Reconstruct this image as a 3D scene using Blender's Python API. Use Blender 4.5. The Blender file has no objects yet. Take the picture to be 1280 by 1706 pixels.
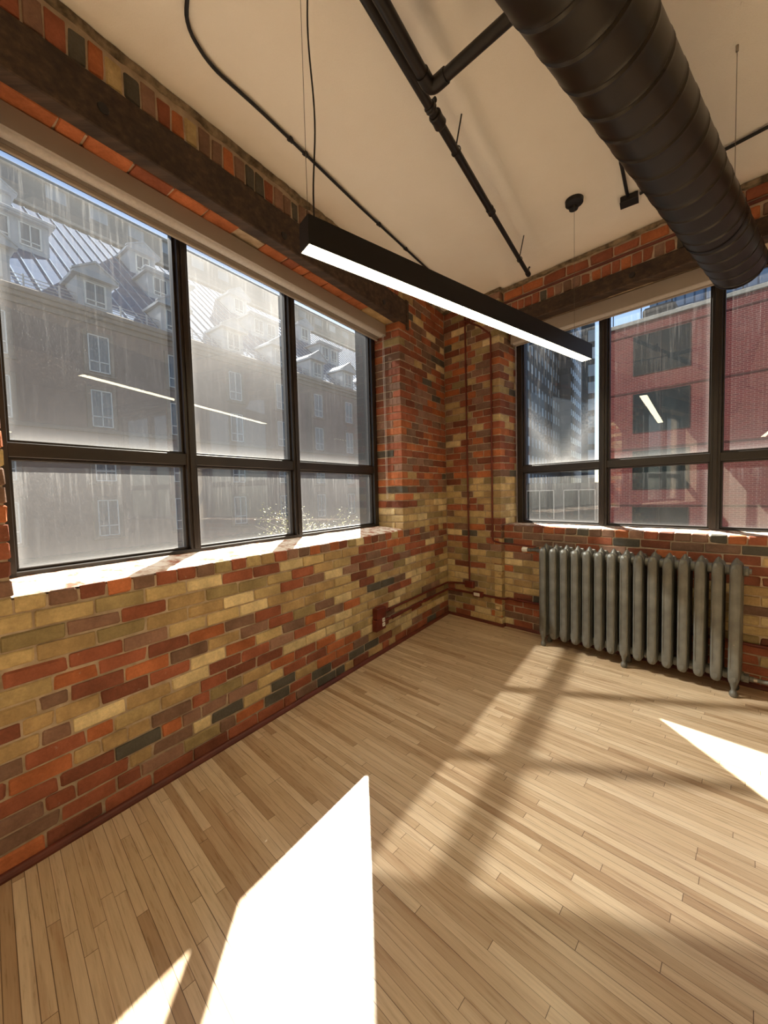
import bpy, bmesh, math, random
from mathutils import Vector, Matrix, noise
random.seed(7)
PI=math.pi
scene=bpy.context.scene
COL=scene.collection
# ------------------------------------------------------------------ camera
FPX=641.0; PITCH=math.radians(2.832); ROLL=math.radians(-1.438); EYE=1.5
cam=bpy.data.cameras.new('camera'); co=bpy.data.objects.new('camera',cam); COL.objects.link(co)
cam.sensor_fit='VERTICAL'; cam.sensor_height=24.0; cam.lens=24.0*FPX/1706.0; cam.clip_start=.05; cam.clip_end=600
cp,sp=math.cos(PITCH),math.sin(PITCH)
F=Vector((0,cp,-sp)); U0=Vector((0,sp,cp)); R0=Vector((1,0,0))
c_,s_=math.cos(ROLL),math.sin(ROLL)
RX=c_*R0+s_*U0; UX=-s_*R0+c_*U0
co.matrix_world=Matrix(((RX.x,UX.x,-F.x,0),(RX.y,UX.y,-F.y,0),(RX.z,UX.z,-F.z,EYE),(0,0,0,1)))
scene.camera=co
# ------------------------------------------------------------------ light
def az(deg): a=math.radians(deg); return Vector((math.sin(a),math.cos(a),0))
def sun(name,az_deg,el,strength,angle,colour):
    l=bpy.data.lights.new(name,'SUN'); l.energy=strength; l.angle=math.radians(angle); l.color=colour
    o=bpy.data.objects.new(name,l); COL.objects.link(o)
    d=az(az_deg)*math.cos(math.radians(el))+Vector((0,0,math.sin(math.radians(el))))
    o.rotation_euler=d.to_track_quat('Z','Y').to_euler(); o.location=d*60
    return o
SUN_AZ,SUN_EL=-3.43,43.8
sun('sun',SUN_AZ,SUN_EL,30.0,.53,(1.0,.92,.80))
sun('sun_off_glass_tower',-77.6,41.3,3.5,1.4,(1.0,.94,.84))      # sunlight thrown back by a glazed tower across the street
world=bpy.data.worlds.new('sky'); scene.world=world; world.use_nodes=True
wn=world.node_tree; wn.nodes.clear()
wo=wn.nodes.new('ShaderNodeOutputWorld'); wb=wn.nodes.new('ShaderNodeBackground'); wt=wn.nodes.new('ShaderNodeTexSky')
wt.sky_type='NISHITA'; wt.sun_disc=False; wt.sun_elevation=math.radians(SUN_EL); wt.sun_rotation=math.radians(SUN_AZ); wt.air_density=1.0; wt.dust_density=.6; wt.ozone_density=1.5
wb.inputs['Strength'].default_value=.165
wn.links.new(wt.outputs[0],wb.inputs[0]); wn.links.new(wb.outputs[0],wo.inputs[0])
vs=scene.view_settings; vs.view_transform='Standard'; vs.look='None'; vs.gamma=1; vs.use_curve_mapping=False; vs.exposure=0.47
LAMP=20.0      # strength of the pendant light diffusers
# ------------------------------------------------------------------ frames of the two brick walls
# u runs from the room's corner along the wall, v into the room, z up
O=Vector((0.767,4.689,0))
dL=Vector((-.58323,-.81231,0)); nL=Vector((.81231,-.58323,0))
dR=Vector((.69324,-.72071,0)); nR=Vector((-.72071,-.69324,0))
def L(u,v,z): return O+dL*u+nL*v+Vector((0,0,z))
def R(u,v,z): return O+dR*u+nR*v+Vector((0,0,z))
def W(x,y,z): return Vector((x,y,z))
HC=3.63
# ------------------------------------------------------------------ materials
def lin(c): return tuple(((x/255)/12.92 if x/255<=.04045 else ((x/255+.055)/1.055)**2.4) for x in c)+(1,)
def newmat(name):
    m=bpy.data.materials.new(name); m.use_nodes=True; nt=m.node_tree
    return m,nt,nt.nodes['Principled BSDF']
def N(nt,t,**kw):
    n=nt.nodes.new('ShaderNode'+t)
    for k,v in kw.items():
        if k in('operation','blend_type','data_type','noise_dimensions','attribute_name','interpolation'): setattr(n,k,v)
    return n
def val(nt,sock,x):
    if hasattr(x,'links') or hasattr(x,'is_linked'): nt.links.new(x,sock)
    else: sock.default_value=x
def M(nt,op,a,b=None,c=None,clamp=False):
    n=N(nt,'Math',operation=op); n.use_clamp=clamp
    for i,x in enumerate((a,b,c)):
        if x is not None: val(nt,n.inputs[i],x)
    return n.outputs[0]
def mixc(nt,f,a,b,bt='MIX'):
    n=nt.nodes.new('ShaderNodeMix'); n.data_type='RGBA'; n.blend_type=bt
    val(nt,n.inputs[0],f); val(nt,n.inputs[6],a); val(nt,n.inputs[7],b); return n.outputs[2]
def ramp(nt,f,stops,interp='LINEAR'):
    n=nt.nodes.new('ShaderNodeValToRGB'); r=n.color_ramp; r.interpolation=interp
    while len(r.elements)<len(stops): r.elements.new(.5)
    for e,(p,c) in zip(r.elements,stops): e.position=p; e.color=c
    nt.links.new(f,n.inputs[0]); return n.outputs[0]
def coord(nt,kind='Object',scale=(1,1,1),rot=(0,0,0)):
    t=nt.nodes.new('ShaderNodeTexCoord'); mp=nt.nodes.new('ShaderNodeMapping')
    mp.inputs['Scale'].default_value=scale; mp.inputs['Rotation'].default_value=rot
    nt.links.new(t.outputs[kind],mp.inputs[0]); return mp.outputs[0]
def noisef(nt,vec,scale,detail=4,rough=.55):
    n=nt.nodes.new('ShaderNodeTexNoise'); n.inputs['Scale'].default_value=scale; n.inputs['Detail'].default_value=detail; n.inputs['Roughness'].default_value=rough
    nt.links.new(vec,n.inputs['Vector']); return n.outputs['Fac']
def bump(nt,b,h,strength,dist):
    n=nt.nodes.new('ShaderNodeBump'); n.inputs['Strength'].default_value=strength; n.inputs['Distance'].default_value=dist
    nt.links.new(h,n.inputs['Height']); nt.links.new(n.outputs[0],b.inputs['Normal'])
def simple(name,c1,c2=None,rough=.5,metal=0,scale=8,bmp=0,bd=.002,stretch=(1,1,1),spec=.5):
    m,nt,b=newmat(name)
    v=coord(nt,scale=stretch); f=noisef(nt,v,scale)
    c2=c2 or tuple(x*.82 for x in c1)
    col=ramp(nt,f,[(.3,lin(c2)),(.7,lin(c1))]); nt.links.new(col,b.inputs['Base Color'])
    b.inputs['Roughness'].default_value=rough; b.inputs['Metallic'].default_value=metal; b.inputs['Specular IOR Level'].default_value=spec
    if bmp: bump(nt,b,noisef(nt,v,scale*5,6),bmp,bd)
    return m
MT={}
# brick: each brick carries its own colour in the 'Col' attribute
m,nt,b=newmat('old_brick')
at=nt.nodes.new('ShaderNodeAttribute'); at.attribute_name='Col'
v=coord(nt); n1=noisef(nt,v,9,5); n2=noisef(nt,v,70,4,.7); n3=noisef(nt,v,28,3,.6)
c=mixc(nt,1.0,at.outputs['Color'],ramp(nt,n1,[(.25,(.66,.64,.62,1)),(.75,(1.18,1.18,1.18,1))]),'MULTIPLY')
c=mixc(nt,1.0,c,ramp(nt,n2,[(.3,(.82,.82,.82,1)),(.7,(1.08,1.08,1.08,1))]),'MULTIPLY')
c=mixc(nt,ramp(nt,n3,[(.68,(0,0,0,1)),(.75,(.45,.45,.45,1))]),c,lin((176,160,140)))
nt.links.new(c,b.inputs['Base Color']); b.inputs['Roughness'].default_value=.88; b.inputs['Specular IOR Level'].default_value=.25
hh=M(nt,'ADD',M(nt,'MULTIPLY',n2,.6),noisef(nt,v,25,5,.6)); bump(nt,b,hh,.8,.005); MT['brick']=m
MT['mortar']=simple('lime_mortar',(200,180,156),(158,138,114),.95,scale=14,bmp=.6,bd=.004,spec=.2)
# whitewashed, dusty sill over brick
m,nt,b=newmat('limewashed_sill'); v=coord(nt); f=noisef(nt,v,13,6,.65)
c=ramp(nt,f,[(.38,lin((150,84,60))),(.46,lin((190,160,138))),(.56,lin((222,210,196)))]); nt.links.new(c,b.inputs['Base Color'])
b.inputs['Roughness'].default_value=.9; bump(nt,b,noisef(nt,v,40,5,.6),.5,.004); MT['sill']=m
m,nt,b=newmat('ceiling_paint'); v=coord(nt)
c=ramp(nt,noisef(nt,v,1.3,3),[(.3,lin((243,235,222))),(.7,lin((249,243,232)))]); nt.links.new(c,b.inputs['Base Color']); b.inputs['Roughness'].default_value=.85
bump(nt,b,M(nt,'ADD',noisef(nt,v,160,3),M(nt,'MULTIPLY',noisef(nt,v,2.2,3),6)),.35,.006); MT['ceiling']=m
MT['plaster']=simple('broken_plaster',(170,150,122),(70,58,44),.95,scale=18,bmp=.8,bd=.01)
MT['wall_paint']=simple('warm_white_paint',(232,220,200),(226,213,192),.8,scale=2)
m,nt,b=newmat('smoked_timber'); v=coord(nt,rot=(0,0,math.radians(-54.3)),scale=(1,14,14))
f=noisef(nt,v,2.2,6,.6); g=noisef(nt,coord(nt),5,4)
c=ramp(nt,f,[(.25,lin((38,26,18))),(.55,lin((74,56,42))),(.8,lin((104,82,64)))]); c=mixc(nt,1.0,c,ramp(nt,g,[(.3,(.6,.6,.6,1)),(.65,(1.1,1.1,1.1,1))]),'MULTIPLY')
nt.links.new(c,b.inputs['Base Color']); b.inputs['Roughness'].default_value=.75; bump(nt,b,f,.4,.004); MT['timber']=m
# maple strip floor
m,nt,b=newmat('maple_strip_floor')
tc=nt.nodes.new('ShaderNodeTexCoord'); vr=nt.nodes.new('ShaderNodeMapping'); vr.inputs['Rotation'].default_value=(0,0,math.radians(-(90+46.17)))
nt.links.new(tc.outputs['Object'],vr.inputs[0]); sx=nt.nodes.new('ShaderNodeSeparateXYZ'); nt.links.new(vr.outputs[0],sx.inputs[0])
bw=.038
yy=M(nt,'DIVIDE',sx.outputs[1],bw); row=M(nt,'FLOOR',yy); fy=M(nt,'FRACT',yy)
wn1=N(nt,'TexWhiteNoise',noise_dimensions='1D'); wn1.noise_dimensions='1D'; nt.links.new(row,wn1.inputs['W'])
blen=M(nt,'ADD',M(nt,'MULTIPLY',wn1.outputs['Value'],.55),.62)
xx=M(nt,'ADD',M(nt,'DIVIDE',sx.outputs[0],blen),M(nt,'MULTIPLY',wn1.outputs['Value'],37.0)); bi=M(nt,'FLOOR',xx); fx=M(nt,'FRACT',xx)
cmb=nt.nodes.new('ShaderNodeCombineXYZ'); nt.links.new(row,cmb.inputs[0]); nt.links.new(bi,cmb.inputs[1])
wn2=nt.nodes.new('ShaderNodeTexWhiteNoise'); wn2.noise_dimensions='2D'; nt.links.new(cmb.outputs[0],wn2.inputs['Vector'])
base=ramp(nt,wn2.outputs['Value'],[(0,lin((178,150,120))),(.10,lin((198,173,143))),(.4,lin((210,187,157))),(.7,lin((218,196,167))),(1,lin((226,207,180)))])
gv=nt.nodes.new('ShaderNodeCombineXYZ'); nt.links.new(M(nt,'MULTIPLY',sx.outputs[0],1.6),gv.inputs[0]); nt.links.new(M(nt,'MULTIPLY',sx.outputs[1],26.0),gv.inputs[1]); nt.links.new(M(nt,'MULTIPLY',wn2.outputs['Value'],60.0),gv.inputs[2])
gn=noisef(nt,gv.outputs[0],1.0,6,.6); gn2=noisef(nt,gv.outputs[0],4.5,4,.6)
base=mixc(nt,ramp(nt,gn,[(.52,(0,0,0,1)),(.76,(.7,.7,.7,1))]),base,lin((160,120,86)))
base=mixc(nt,1.0,base,ramp(nt,gn2,[(.3,(.88,.86,.84,1)),(.7,(1.06,1.06,1.06,1))]),'MULTIPLY')
big=noisef(nt,coord(nt),1.1,3); base=mixc(nt,1.0,base,ramp(nt,big,[(.3,(.90,.86,.80,1)),(.7,(1.04,1.04,1.04,1))]),'MULTIPLY')
ey=M(nt,'MULTIPLY',M(nt,'MINIMUM',fy,M(nt,'SUBTRACT',1.0,fy)),bw); ex=M(nt,'MULTIPLY',M(nt,'MINIMUM',fx,M(nt,'SUBTRACT',1.0,fx)),blen)
wn3=nt.nodes.new('ShaderNodeTexWhiteNoise'); wn3.noise_dimensions='1D'; nt.links.new(M(nt,'ADD',M(nt,'FLOOR',M(nt,'ADD',yy,.5)),.37),wn3.inputs['W'])
gy=M(nt,'LESS_THAN',ey,M(nt,'ADD',M(nt,'MULTIPLY',M(nt,'POWER',wn3.outputs['Value'],3.0),.0009),.0005))
gx=M(nt,'LESS_THAN',ex,.0011); gap=M(nt,'MAXIMUM',gy,gx)
base=mixc(nt,M(nt,'MULTIPLY',gap,.8),base,lin((70,44,26)))
nt.links.new(base,b.inputs['Base Color'])
nt.links.new(M(nt,'ADD',M(nt,'MULTIPLY',gn2,.14),.22),b.inputs['Roughness']); b.inputs['Specular IOR Level'].default_value=.45
hb=M(nt,'SUBTRACT',M(nt,'ADD',M(nt,'MULTIPLY',gn2,.1),M(nt,'MULTIPLY',wn2.outputs['Value'],.12)),gap); bump(nt,b,hb,.25,.002); MT['floor']=m
MT['frame']=simple('dark_bronze_frame',(44,35,28),(34,27,22),.42,scale=6)
MT['black']=simple('matte_black_paint',(20,16,13),(15,12,10),.5,scale=6)
MT['duct']=simple('dark_brown_duct_paint',(36,29,21),(30,24,17),.4,scale=3,bmp=.05)
MT['pipe']=simple('dark_brown_pipe_paint',(28,21,15),(20,15,11),.45,scale=7)
MT['iron']=simple('gunmetal_cast_iron',(122,121,114),(94,93,87),.42,metal=.30,scale=9,bmp=.18,bd=.001)
MT['red']=simple('oxide_red_paint',(116,44,28),(88,32,20),.5,scale=9)
MT['base']=simple('oxide_red_trim',(112,52,36),(84,38,26),.55,scale=8)
MT['blind']=simple('taupe_powder_coat',(166,154,142),(160,148,136),.5,scale=3)
MT['blindcloth']=simple('grey_screen_cloth',(196,188,180),(182,174,166),.8,scale=60)
MT['white']=simple('white_plastic',(238,234,226),(228,224,215),.35,scale=6)
MT['steel']=simple('bright_steel',(190,182,170),(160,150,136),.3,metal=.9,scale=8)
MT['wire']=simple('steel_wire',(120,112,100),(90,84,74),.4,metal=.6,scale=8)
m,nt,b=newmat('lit_diffuser'); b.inputs['Base Color'].default_value=lin((255,250,225)); b.inputs['Emission Color'].default_value=(1,.86,.52,1); b.inputs['Emission Strength'].default_value=LAMP; MT['lamp']=m
def glass(name,dirt,seed,haze=.5,top=.3,corner=False):
    m=bpy.data.materials.new(name); m.use_nodes=True; nt=m.node_tree; nt.nodes.clear()
    out=nt.nodes.new('ShaderNodeOutputMaterial'); tr=nt.nodes.new('ShaderNodeBsdfTransparent'); gl=nt.nodes.new('ShaderNodeBsdfGlossy'); tl=nt.nodes.new('ShaderNodeBsdfTranslucent'); df=nt.nodes.new('ShaderNodeBsdfDiffuse')
    tr.inputs[0].default_value=(.74,.77,.77,1); gl.inputs['Roughness'].default_value=.0; gl.inputs[0].default_value=(.95,.97,.97,1)
    tl.inputs[0].default_value=(.9,.9,.88,1); df.inputs[0].default_value=(.8,.8,.78,1)
    fr=nt.nodes.new('ShaderNodeFresnel'); gm=nt.nodes.new('ShaderNodeNewGeometry'); nt.links.new(M(nt,'ADD',1.55,M(nt,'MULTIPLY',gm.outputs['Backfacing'],1/1.55-1.55)),fr.inputs[0])
    m1=nt.nodes.new('ShaderNodeMixShader'); nt.links.new(M(nt,'MULTIPLY',fr.outputs[0],1.25,clamp=True),m1.inputs[0]); nt.links.new(tr.outputs[0],m1.inputs[1]); nt.links.new(gl.outputs[0],m1.inputs[2])
    m2=nt.nodes.new('ShaderNodeMixShader'); m2.inputs[0].default_value=.35; nt.links.new(tl.outputs[0],m2.inputs[1]); nt.links.new(df.outputs[0],m2.inputs[2])
    t=nt.nodes.new('ShaderNodeTexCoord'); sp_=nt.nodes.new('ShaderNodeSeparateXYZ'); nt.links.new(t.outputs['Generated'],sp_.inputs[0])
    x,z=sp_.outputs[0],sp_.outputs[2]
    v=coord(nt); mp=nt.nodes.new('ShaderNodeMapping'); mp.inputs['Location'].default_value=(seed,seed*2.3,0); nt.links.new(v,mp.inputs[0]); v=mp.outputs[0]
    mp2=nt.nodes.new('ShaderNodeMapping'); mp2.inputs['Scale'].default_value=(1,1,.05); nt.links.new(v,mp2.inputs[0])
    streak=ramp(nt,noisef(nt,mp2.outputs[0],60,3,.65),[(.52,(0,0,0,1)),(.8,(1,1,1,1))])
    cloud=ramp(nt,noisef(nt,v,1.7,2,.5),[(.32,(0,0,0,1)),(.72,(1,1,1,1))])
    fine=ramp(nt,noisef(nt,v,230,2,.7),[(.58,(0,0,0,1)),(.74,(1,1,1,1))])
    mott=noisef(nt,v,60,4,.7)
    ed=M(nt,'MINIMUM',M(nt,'MINIMUM',x,M(nt,'SUBTRACT',1.0,x)),M(nt,'MINIMUM',z,M(nt,'SUBTRACT',1.0,z)))
    edge=M(nt,'POWER',M(nt,'SUBTRACT',1.0,M(nt,'MULTIPLY',ed,11.0),clamp=True),2.6)
    if corner:
        # rain-splashed dust that climbs both lower corners
        vx=M(nt,'MULTIPLY',M(nt,'ABSOLUTE',M(nt,'SUBTRACT',x,.52)),1.15); dz=M(nt,'SUBTRACT',z,M(nt,'MULTIPLY',vx,M(nt,'ADD',.55,M(nt,'MULTIPLY',mott,.35))))
        cn=M(nt,'MULTIPLY',M(nt,'POWER',M(nt,'SUBTRACT',1.0,M(nt,'MULTIPLY',M(nt,'ABSOLUTE',M(nt,'SUBTRACT',dz,-.02)),4.2),clamp=True),1.4),M(nt,'ADD',.35,M(nt,'MULTIPLY',fine,.8)))
    topz=M(nt,'POWER',z,3.0); bot=M(nt,'POWER',M(nt,'SUBTRACT',1.0,z),6.0)
    f=M(nt,'MULTIPLY',M(nt,'MULTIPLY',M(nt,'POWER',z,1.6),M(nt,'ADD',.55,M(nt,'MULTIPLY',cloud,.6))),top)  # sun glare painted into the dirt as haze thickening toward the top
    f=M(nt,'ADD',f,M(nt,'MULTIPLY',M(nt,'MULTIPLY',streak,M(nt,'ADD',topz,.12)),.45)); f=M(nt,'ADD',f,M(nt,'MULTIPLY',M(nt,'MULTIPLY',fine,M(nt,'ADD',M(nt,'MULTIPLY',cloud,.9),.15)),.40))
    f=M(nt,'ADD',f,M(nt,'MULTIPLY',edge,.65)); f=M(nt,'ADD',f,M(nt,'MULTIPLY',bot,.18)); f=M(nt,'ADD',f,M(nt,'MULTIPLY',M(nt,'ADD',.7,M(nt,'MULTIPLY',mott,.6)),haze))
    if corner: f=M(nt,'ADD',f,M(nt,'MULTIPLY',M(nt,'MULTIPLY',cn,mott),1.5))
    f=M(nt,'MULTIPLY',f,dirt,clamp=True)
    m3=nt.nodes.new('ShaderNodeMixShader'); nt.links.new(f,m3.inputs[0]); nt.links.new(m1.outputs[0],m3.inputs[1]); nt.links.new(m2.outputs[0],m3.inputs[2]); nt.links.new(m3.outputs[0],out.inputs[0])
    return m
# outdoors
MT['stucco']=simple('grey_brown_stucco',(124,107,100),(114,98,91),.9,scale=1.2,bmp=.2,bd=.01)
MT['stucco_trim']=simple('stucco_trim',(124,113,104),(112,101,93),.85,scale=2)
MT['dormer']=simple('pale_dormer_paint',(158,163,170),(146,152,160),.85,scale=2)
MT['roof_metal']=simple('blue_grey_metal_roof',(60,82,114),(50,71,102),.9,scale=.6,spec=.04)
MT['seam']=simple('pale_seam_metal',(132,148,168),(116,134,156),.9,scale=.6,spec=.04)
MT['hotel_glass']=simple('curtained_glass',(104,112,120),(70,78,84),.15,scale=3,stretch=(6,6,.2))
MT['white_frame']=simple('white_sash_paint',(196,198,196),(186,188,186),.5,scale=3)
MT['dark_glass']=simple('dark_green_glass',(26,38,38),(16,24,25),.12,scale=1,spec=.2)
MT['asphalt']=simple('asphalt',(70,68,66),(58,56,55),.9,scale=1)
MT['leaf']=simple('yellow_green_leaf',(206,196,110),(150,150,72),.6,scale=3)
MT['bark']=simple('grey_bark',(110,98,84),(80,70,60),.9,scale=12)
MT['coping']=simple('pale_coping',(176,170,160),(150,144,134),.8,scale=3)
def brickwall(name,c1,c2,mo,rotz,sc):
    m,nt,b=newmat(name); t=nt.nodes.new('ShaderNodeTexCoord'); a=nt.nodes.new('ShaderNodeMapping'); a.inputs['Rotation'].default_value=(0,0,rotz); nt.links.new(t.outputs['Object'],a.inputs[0])
    s=nt.nodes.new('ShaderNodeSeparateXYZ'); nt.links.new(a.outputs[0],s.inputs[0]); k=nt.nodes.new('ShaderNodeCombineXYZ'); nt.links.new(s.outputs[0],k.inputs[0]); nt.links.new(s.outputs[2],k.inputs[1])
    bt=nt.nodes.new('ShaderNodeTexBrick'); nt.links.new(k.outputs[0],bt.inputs['Vector'])
    bt.inputs['Color1'].default_value=lin(c1); bt.inputs['Color2'].default_value=lin(c2); bt.inputs['Mortar'].default_value=lin(mo)
    bt.inputs['Scale'].default_value=1; bt.inputs['Mortar Size'].default_value=.012*sc; bt.inputs['Brick Width'].default_value=.30*sc; bt.inputs['Row Height'].default_value=.105*sc; bt.inputs['Mortar Smooth'].default_value=.2
    nt.links.new(bt.outputs[0],b.inputs['Base Color']); b.inputs['Roughness'].default_value=.9; return m
RROT=math.atan2(.72071,.69324)
LROT=-math.atan2(.81231,.58323)
MT['redbrick']=brickwall('red_facing_brick',(124,48,44),(106,40,38),(150,104,94),RROT,1.0)
def grid(name,wall,glassc,rotz,w,h,fw,fh,rough=.6,vary=.5):
    m,nt,b=newmat(name); t=nt.nodes.new('ShaderNodeTexCoord'); a=nt.nodes.new('ShaderNodeMapping'); a.inputs['Rotation'].default_value=(0,0,rotz); nt.links.new(t.outputs['Object'],a.inputs[0])
    s=nt.nodes.new('ShaderNodeSeparateXYZ'); nt.links.new(a.outputs[0],s.inputs[0])
    X=M(nt,'DIVIDE',s.outputs[0],w); Y=M(nt,'DIVIDE',s.outputs[2],h)
    g=M(nt,'MULTIPLY',M(nt,'LESS_THAN',M(nt,'FRACT',X),fw),M(nt,'LESS_THAN',M(nt,'FRACT',Y),fh))
    k=nt.nodes.new('ShaderNodeCombineXYZ'); nt.links.new(M(nt,'FLOOR',X),k.inputs[0]); nt.links.new(M(nt,'FLOOR',Y),k.inputs[1])
    w2=nt.nodes.new('ShaderNodeTexWhiteNoise'); w2.noise_dimensions='2D'; nt.links.new(k.outputs[0],w2.inputs['Vector'])
    gc=mixc(nt,M(nt,'MULTIPLY',w2.outputs['Value'],vary),lin(glassc),lin((214,220,226)))
    nt.links.new(mixc(nt,g,lin(wall),gc),b.inputs['Base Color']); nt.links.new(M(nt,'SUBTRACT',rough,M(nt,'MULTIPLY',g,rough-.15)),b.inputs['Roughness']); return m
MT['tower_a']=grid('grey_precast_tower',(66,66,68),(130,140,150),LROT,2.2,2.9,.45,.5,vary=1)
MT['tower_b']=grid('slim_grey_tower',(98,98,100),(52,56,60),LROT,2.2,2.9,.42,.45,vary=.15)
MT['tower_c']=grid('balcony_tower',(58,66,70),(120,140,150),RROT,3.0,3.2,.62,.66,vary=1)
MT['tower_d']=grid('blue_glass_tower',(70,96,128),(96,132,176),RROT,1.8,3.4,.8,.8,rough=.4,vary=.5)
MT['far_stone']=grid('pale_stone_block',(120,118,114),(96,100,104),LROT,3.2,3.4,.45,.55,vary=.5)
# ------------------------------------------------------------------ mesh helpers
class MB:
    def __init__(s): s.v=[];s.f=[];s.c=[]
    def add(s,vs_,fs,col=None):
        o=len(s.v); s.v+= [Vector(p) for p in vs_]; s.f+= [tuple(i+o for i in f) for f in fs]
        s.c+= [col]*len(vs_); return s
    def box(s,fr,a0,a1,b0,b1,c0,c1,col=None):
        p=[fr(a,b,c) for a in(a0,a1) for b in(b0,b1) for c in(c0,c1)]
        return s.add(p,[(0,1,3,2),(4,6,7,5),(0,4,5,1),(2,3,7,6),(0,2,6,4),(1,5,7,3)],col)
    def cbox(s,fr,a0,a1,b0,b1,c0,c1,ch,col=None,j=0.0):
        """box with chamfered edges and slightly worn corners"""
        A=(a0,a1);B=(b0,b1);C_=(c0,c1); vs_=[];idx={}
        for i in(0,1):
            for k in(0,1):
                for l in(0,1):
                    q=[A[i],B[k],C_[l]]; sg=[1-2*i,1-2*k,1-2*l]
                    w=.8+random.random()**3*1.7 if j else 1
                    for ax in range(3):
                        p=[q[t]+(sg[t]*ch*w if t!=ax else 0) for t in range(3)]
                        if j: p=[x+random.uniform(-j,j) for x in p]
                        idx[(i,k,l,ax)]=len(vs_); vs_.append(fr(*p))
        fs=[]
        for i in(0,1): fs.append(tuple(idx[(i,k,l,0)] for k,l in((0,0),(0,1),(1,1),(1,0))))
        for i in(0,1): fs.append(tuple(idx[(k,i,l,1)] for k,l in((0,0),(0,1),(1,1),(1,0))))
        for i in(0,1): fs.append(tuple(idx[(k,l,i,2)] for k,l in((0,0),(0,1),(1,1),(1,0))))
        for k in(0,1):
            for l in(0,1):
                fs.append((idx[(0,k,l,1)],idx[(1,k,l,1)],idx[(1,k,l,2)],idx[(0,k,l,2)]))
                fs.append((idx[(k,0,l,0)],idx[(k,1,l,0)],idx[(k,1,l,2)],idx[(k,0,l,2)]))
                fs.append((idx[(k,l,0,0)],idx[(k,l,1,0)],idx[(k,l,1,1)],idx[(k,l,0,1)]))
        for i in(0,1):
            for k in(0,1):
                for l in(0,1): fs.append((idx[(i,k,l,0)],idx[(i,k,l,1)],idx[(i,k,l,2)]))
        return s.add(vs_,fs,col)
    def tube(s,pts,r,n=12,cap=True,col=None):
        pts=[Vector(p) for p in pts]; rs=r if isinstance(r,(list,tuple)) else [r]*len(pts)
        o=len(s.v); up=None; vs_=[]
        for i,p in enumerate(pts):
            t=(pts[min(i+1,len(pts)-1)]-pts[max(i-1,0)]).normalized()
            if up is None: up=Vector((0,0,1)) if abs(t.z)<.9 else Vector((1,0,0))
            x=t.cross(up).normalized(); y=x.cross(t).normalized(); up=y
            for k in range(n): a=2*PI*k/n; vs_.append(p+(x*math.cos(a)+y*math.sin(a))*rs[i])
        fs=[]
        for i in range(len(pts)-1):
            for k in range(n): fs.append((i*n+k,i*n+(k+1)%n,(i+1)*n+(k+1)%n,(i+1)*n+k))
        if cap: fs.append(tuple(range(n))[::-1]); fs.append(tuple((len(pts)-1)*n+k for k in range(n)))
        return s.add(vs_,fs,col)
    def poly(s,pts,depth,col=None):
        """prism: pts is a list of points, depth a vector"""
        n=len(pts); vs_=[Vector(p) for p in pts]+[Vector(p)+depth for p in pts]
        fs=[tuple(range(n)),tuple(range(n,2*n))[::-1]]+[(i,(i+1)%n,n+(i+1)%n,n+i) for i in range(n)]
        return s.add(vs_,fs,col)
    def build(s,name,mat,parent=None,origin=None,smooth=False,recalc=True):
        o_=Vector(parent['_o']) if parent is not None and '_o' in parent else (Vector(origin) if origin is not None else Vector((0,0,0)))
        if parent is not None and '_o' not in parent: o_=Vector(parent.location)
        me=bpy.data.meshes.new(name); me.from_pydata([p-o_ for p in s.v],[],s.f); me.validate(verbose=False)
        bm=bmesh.new(); bm.from_mesh(me)
        if recalc: bmesh.ops.recalc_face_normals(bm,faces=bm.faces[:])
        bm.to_mesh(me); bm.free()
        if s.c and any(c is not None for c in s.c):
            ca=me.color_attributes.new('Col','FLOAT_COLOR','POINT')
            for i,c in enumerate(s.c): ca.data[i].color=c or (.3,.2,.15,1)
        if smooth:
            for p in me.polygons: p.use_smooth=True
            try: me.set_sharp_from_angle(angle=math.radians(38))
            except Exception: pass
        me.materials.append(mat)
        o=bpy.data.objects.new(name,me); COL.objects.link(o)
        if parent is not None: o.parent=parent
        else: o.location=o_
        return o
def tag(o,label=None,cat=None,group=None,kind=None):
    if label:o['label']=label
    if cat:o['category']=cat
    if group:o['group']=group
    if kind:o['kind']=kind
    return o
def thing(name,loc,label=None,cat=None,group=None,kind=None):
    o=bpy.data.objects.new(name,None); COL.objects.link(o); o.location=loc; o.empty_display_size=.1
    return tag(o,label,cat,group,kind)
def arc(pts,rad,n=6):
    """round the corners of a polyline"""
    pts=[Vector(p) for p in pts]; out=[pts[0]]
    for i in range(1,len(pts)-1):
        a,b,c=pts[i-1],pts[i],pts[i+1]; d1=(a-b); d2=(c-b); r=min(rad,d1.length*.45,d2.length*.45)
        p1=b+d1.normalized()*r; p2=b+d2.normalized()*r
        for k in range(n+1):
            t=k/n; out.append(p1*(1-t)**2+b*2*t*(1-t)+p2*t*t)
    out.append(pts[-1]); return out
# ------------------------------------------------------------------ bricks
PAL=dict(red=(158,94,70),orange=(182,110,72),deep=(132,80,62),brown=(130,102,86),mauve=(150,116,98),slate=(92,88,80),buff=(198,174,126),light=(222,202,156),tan=(182,154,110),olive=(160,142,102))
def pick(w):
    t=random.random()*sum(w.values())
    for k,x in w.items():
        t-=x
        if t<=0: break
    c=lin(PAL[k]); s=random.uniform(.92,1.25); return (c[0]*s,c[1]*s,c[2]*s,1)
RED=dict(red=4,orange=2.0,deep=2.4,brown=2.4,mauve=1.8,slate=.7)
BUF=dict(buff=3,light=1.6,tan=3,olive=1.6)
def blend(pb,slate=0):
    d={k:x*(1-pb)/13.3 for k,x in RED.items()}; d.update({k:x*pb/9.2 for k,x in BUF.items()}); d['slate']=d.get('slate',0)+slate; return d
def nz(a,b,s=0): return noise.noise(Vector((a,b,s)))
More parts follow.
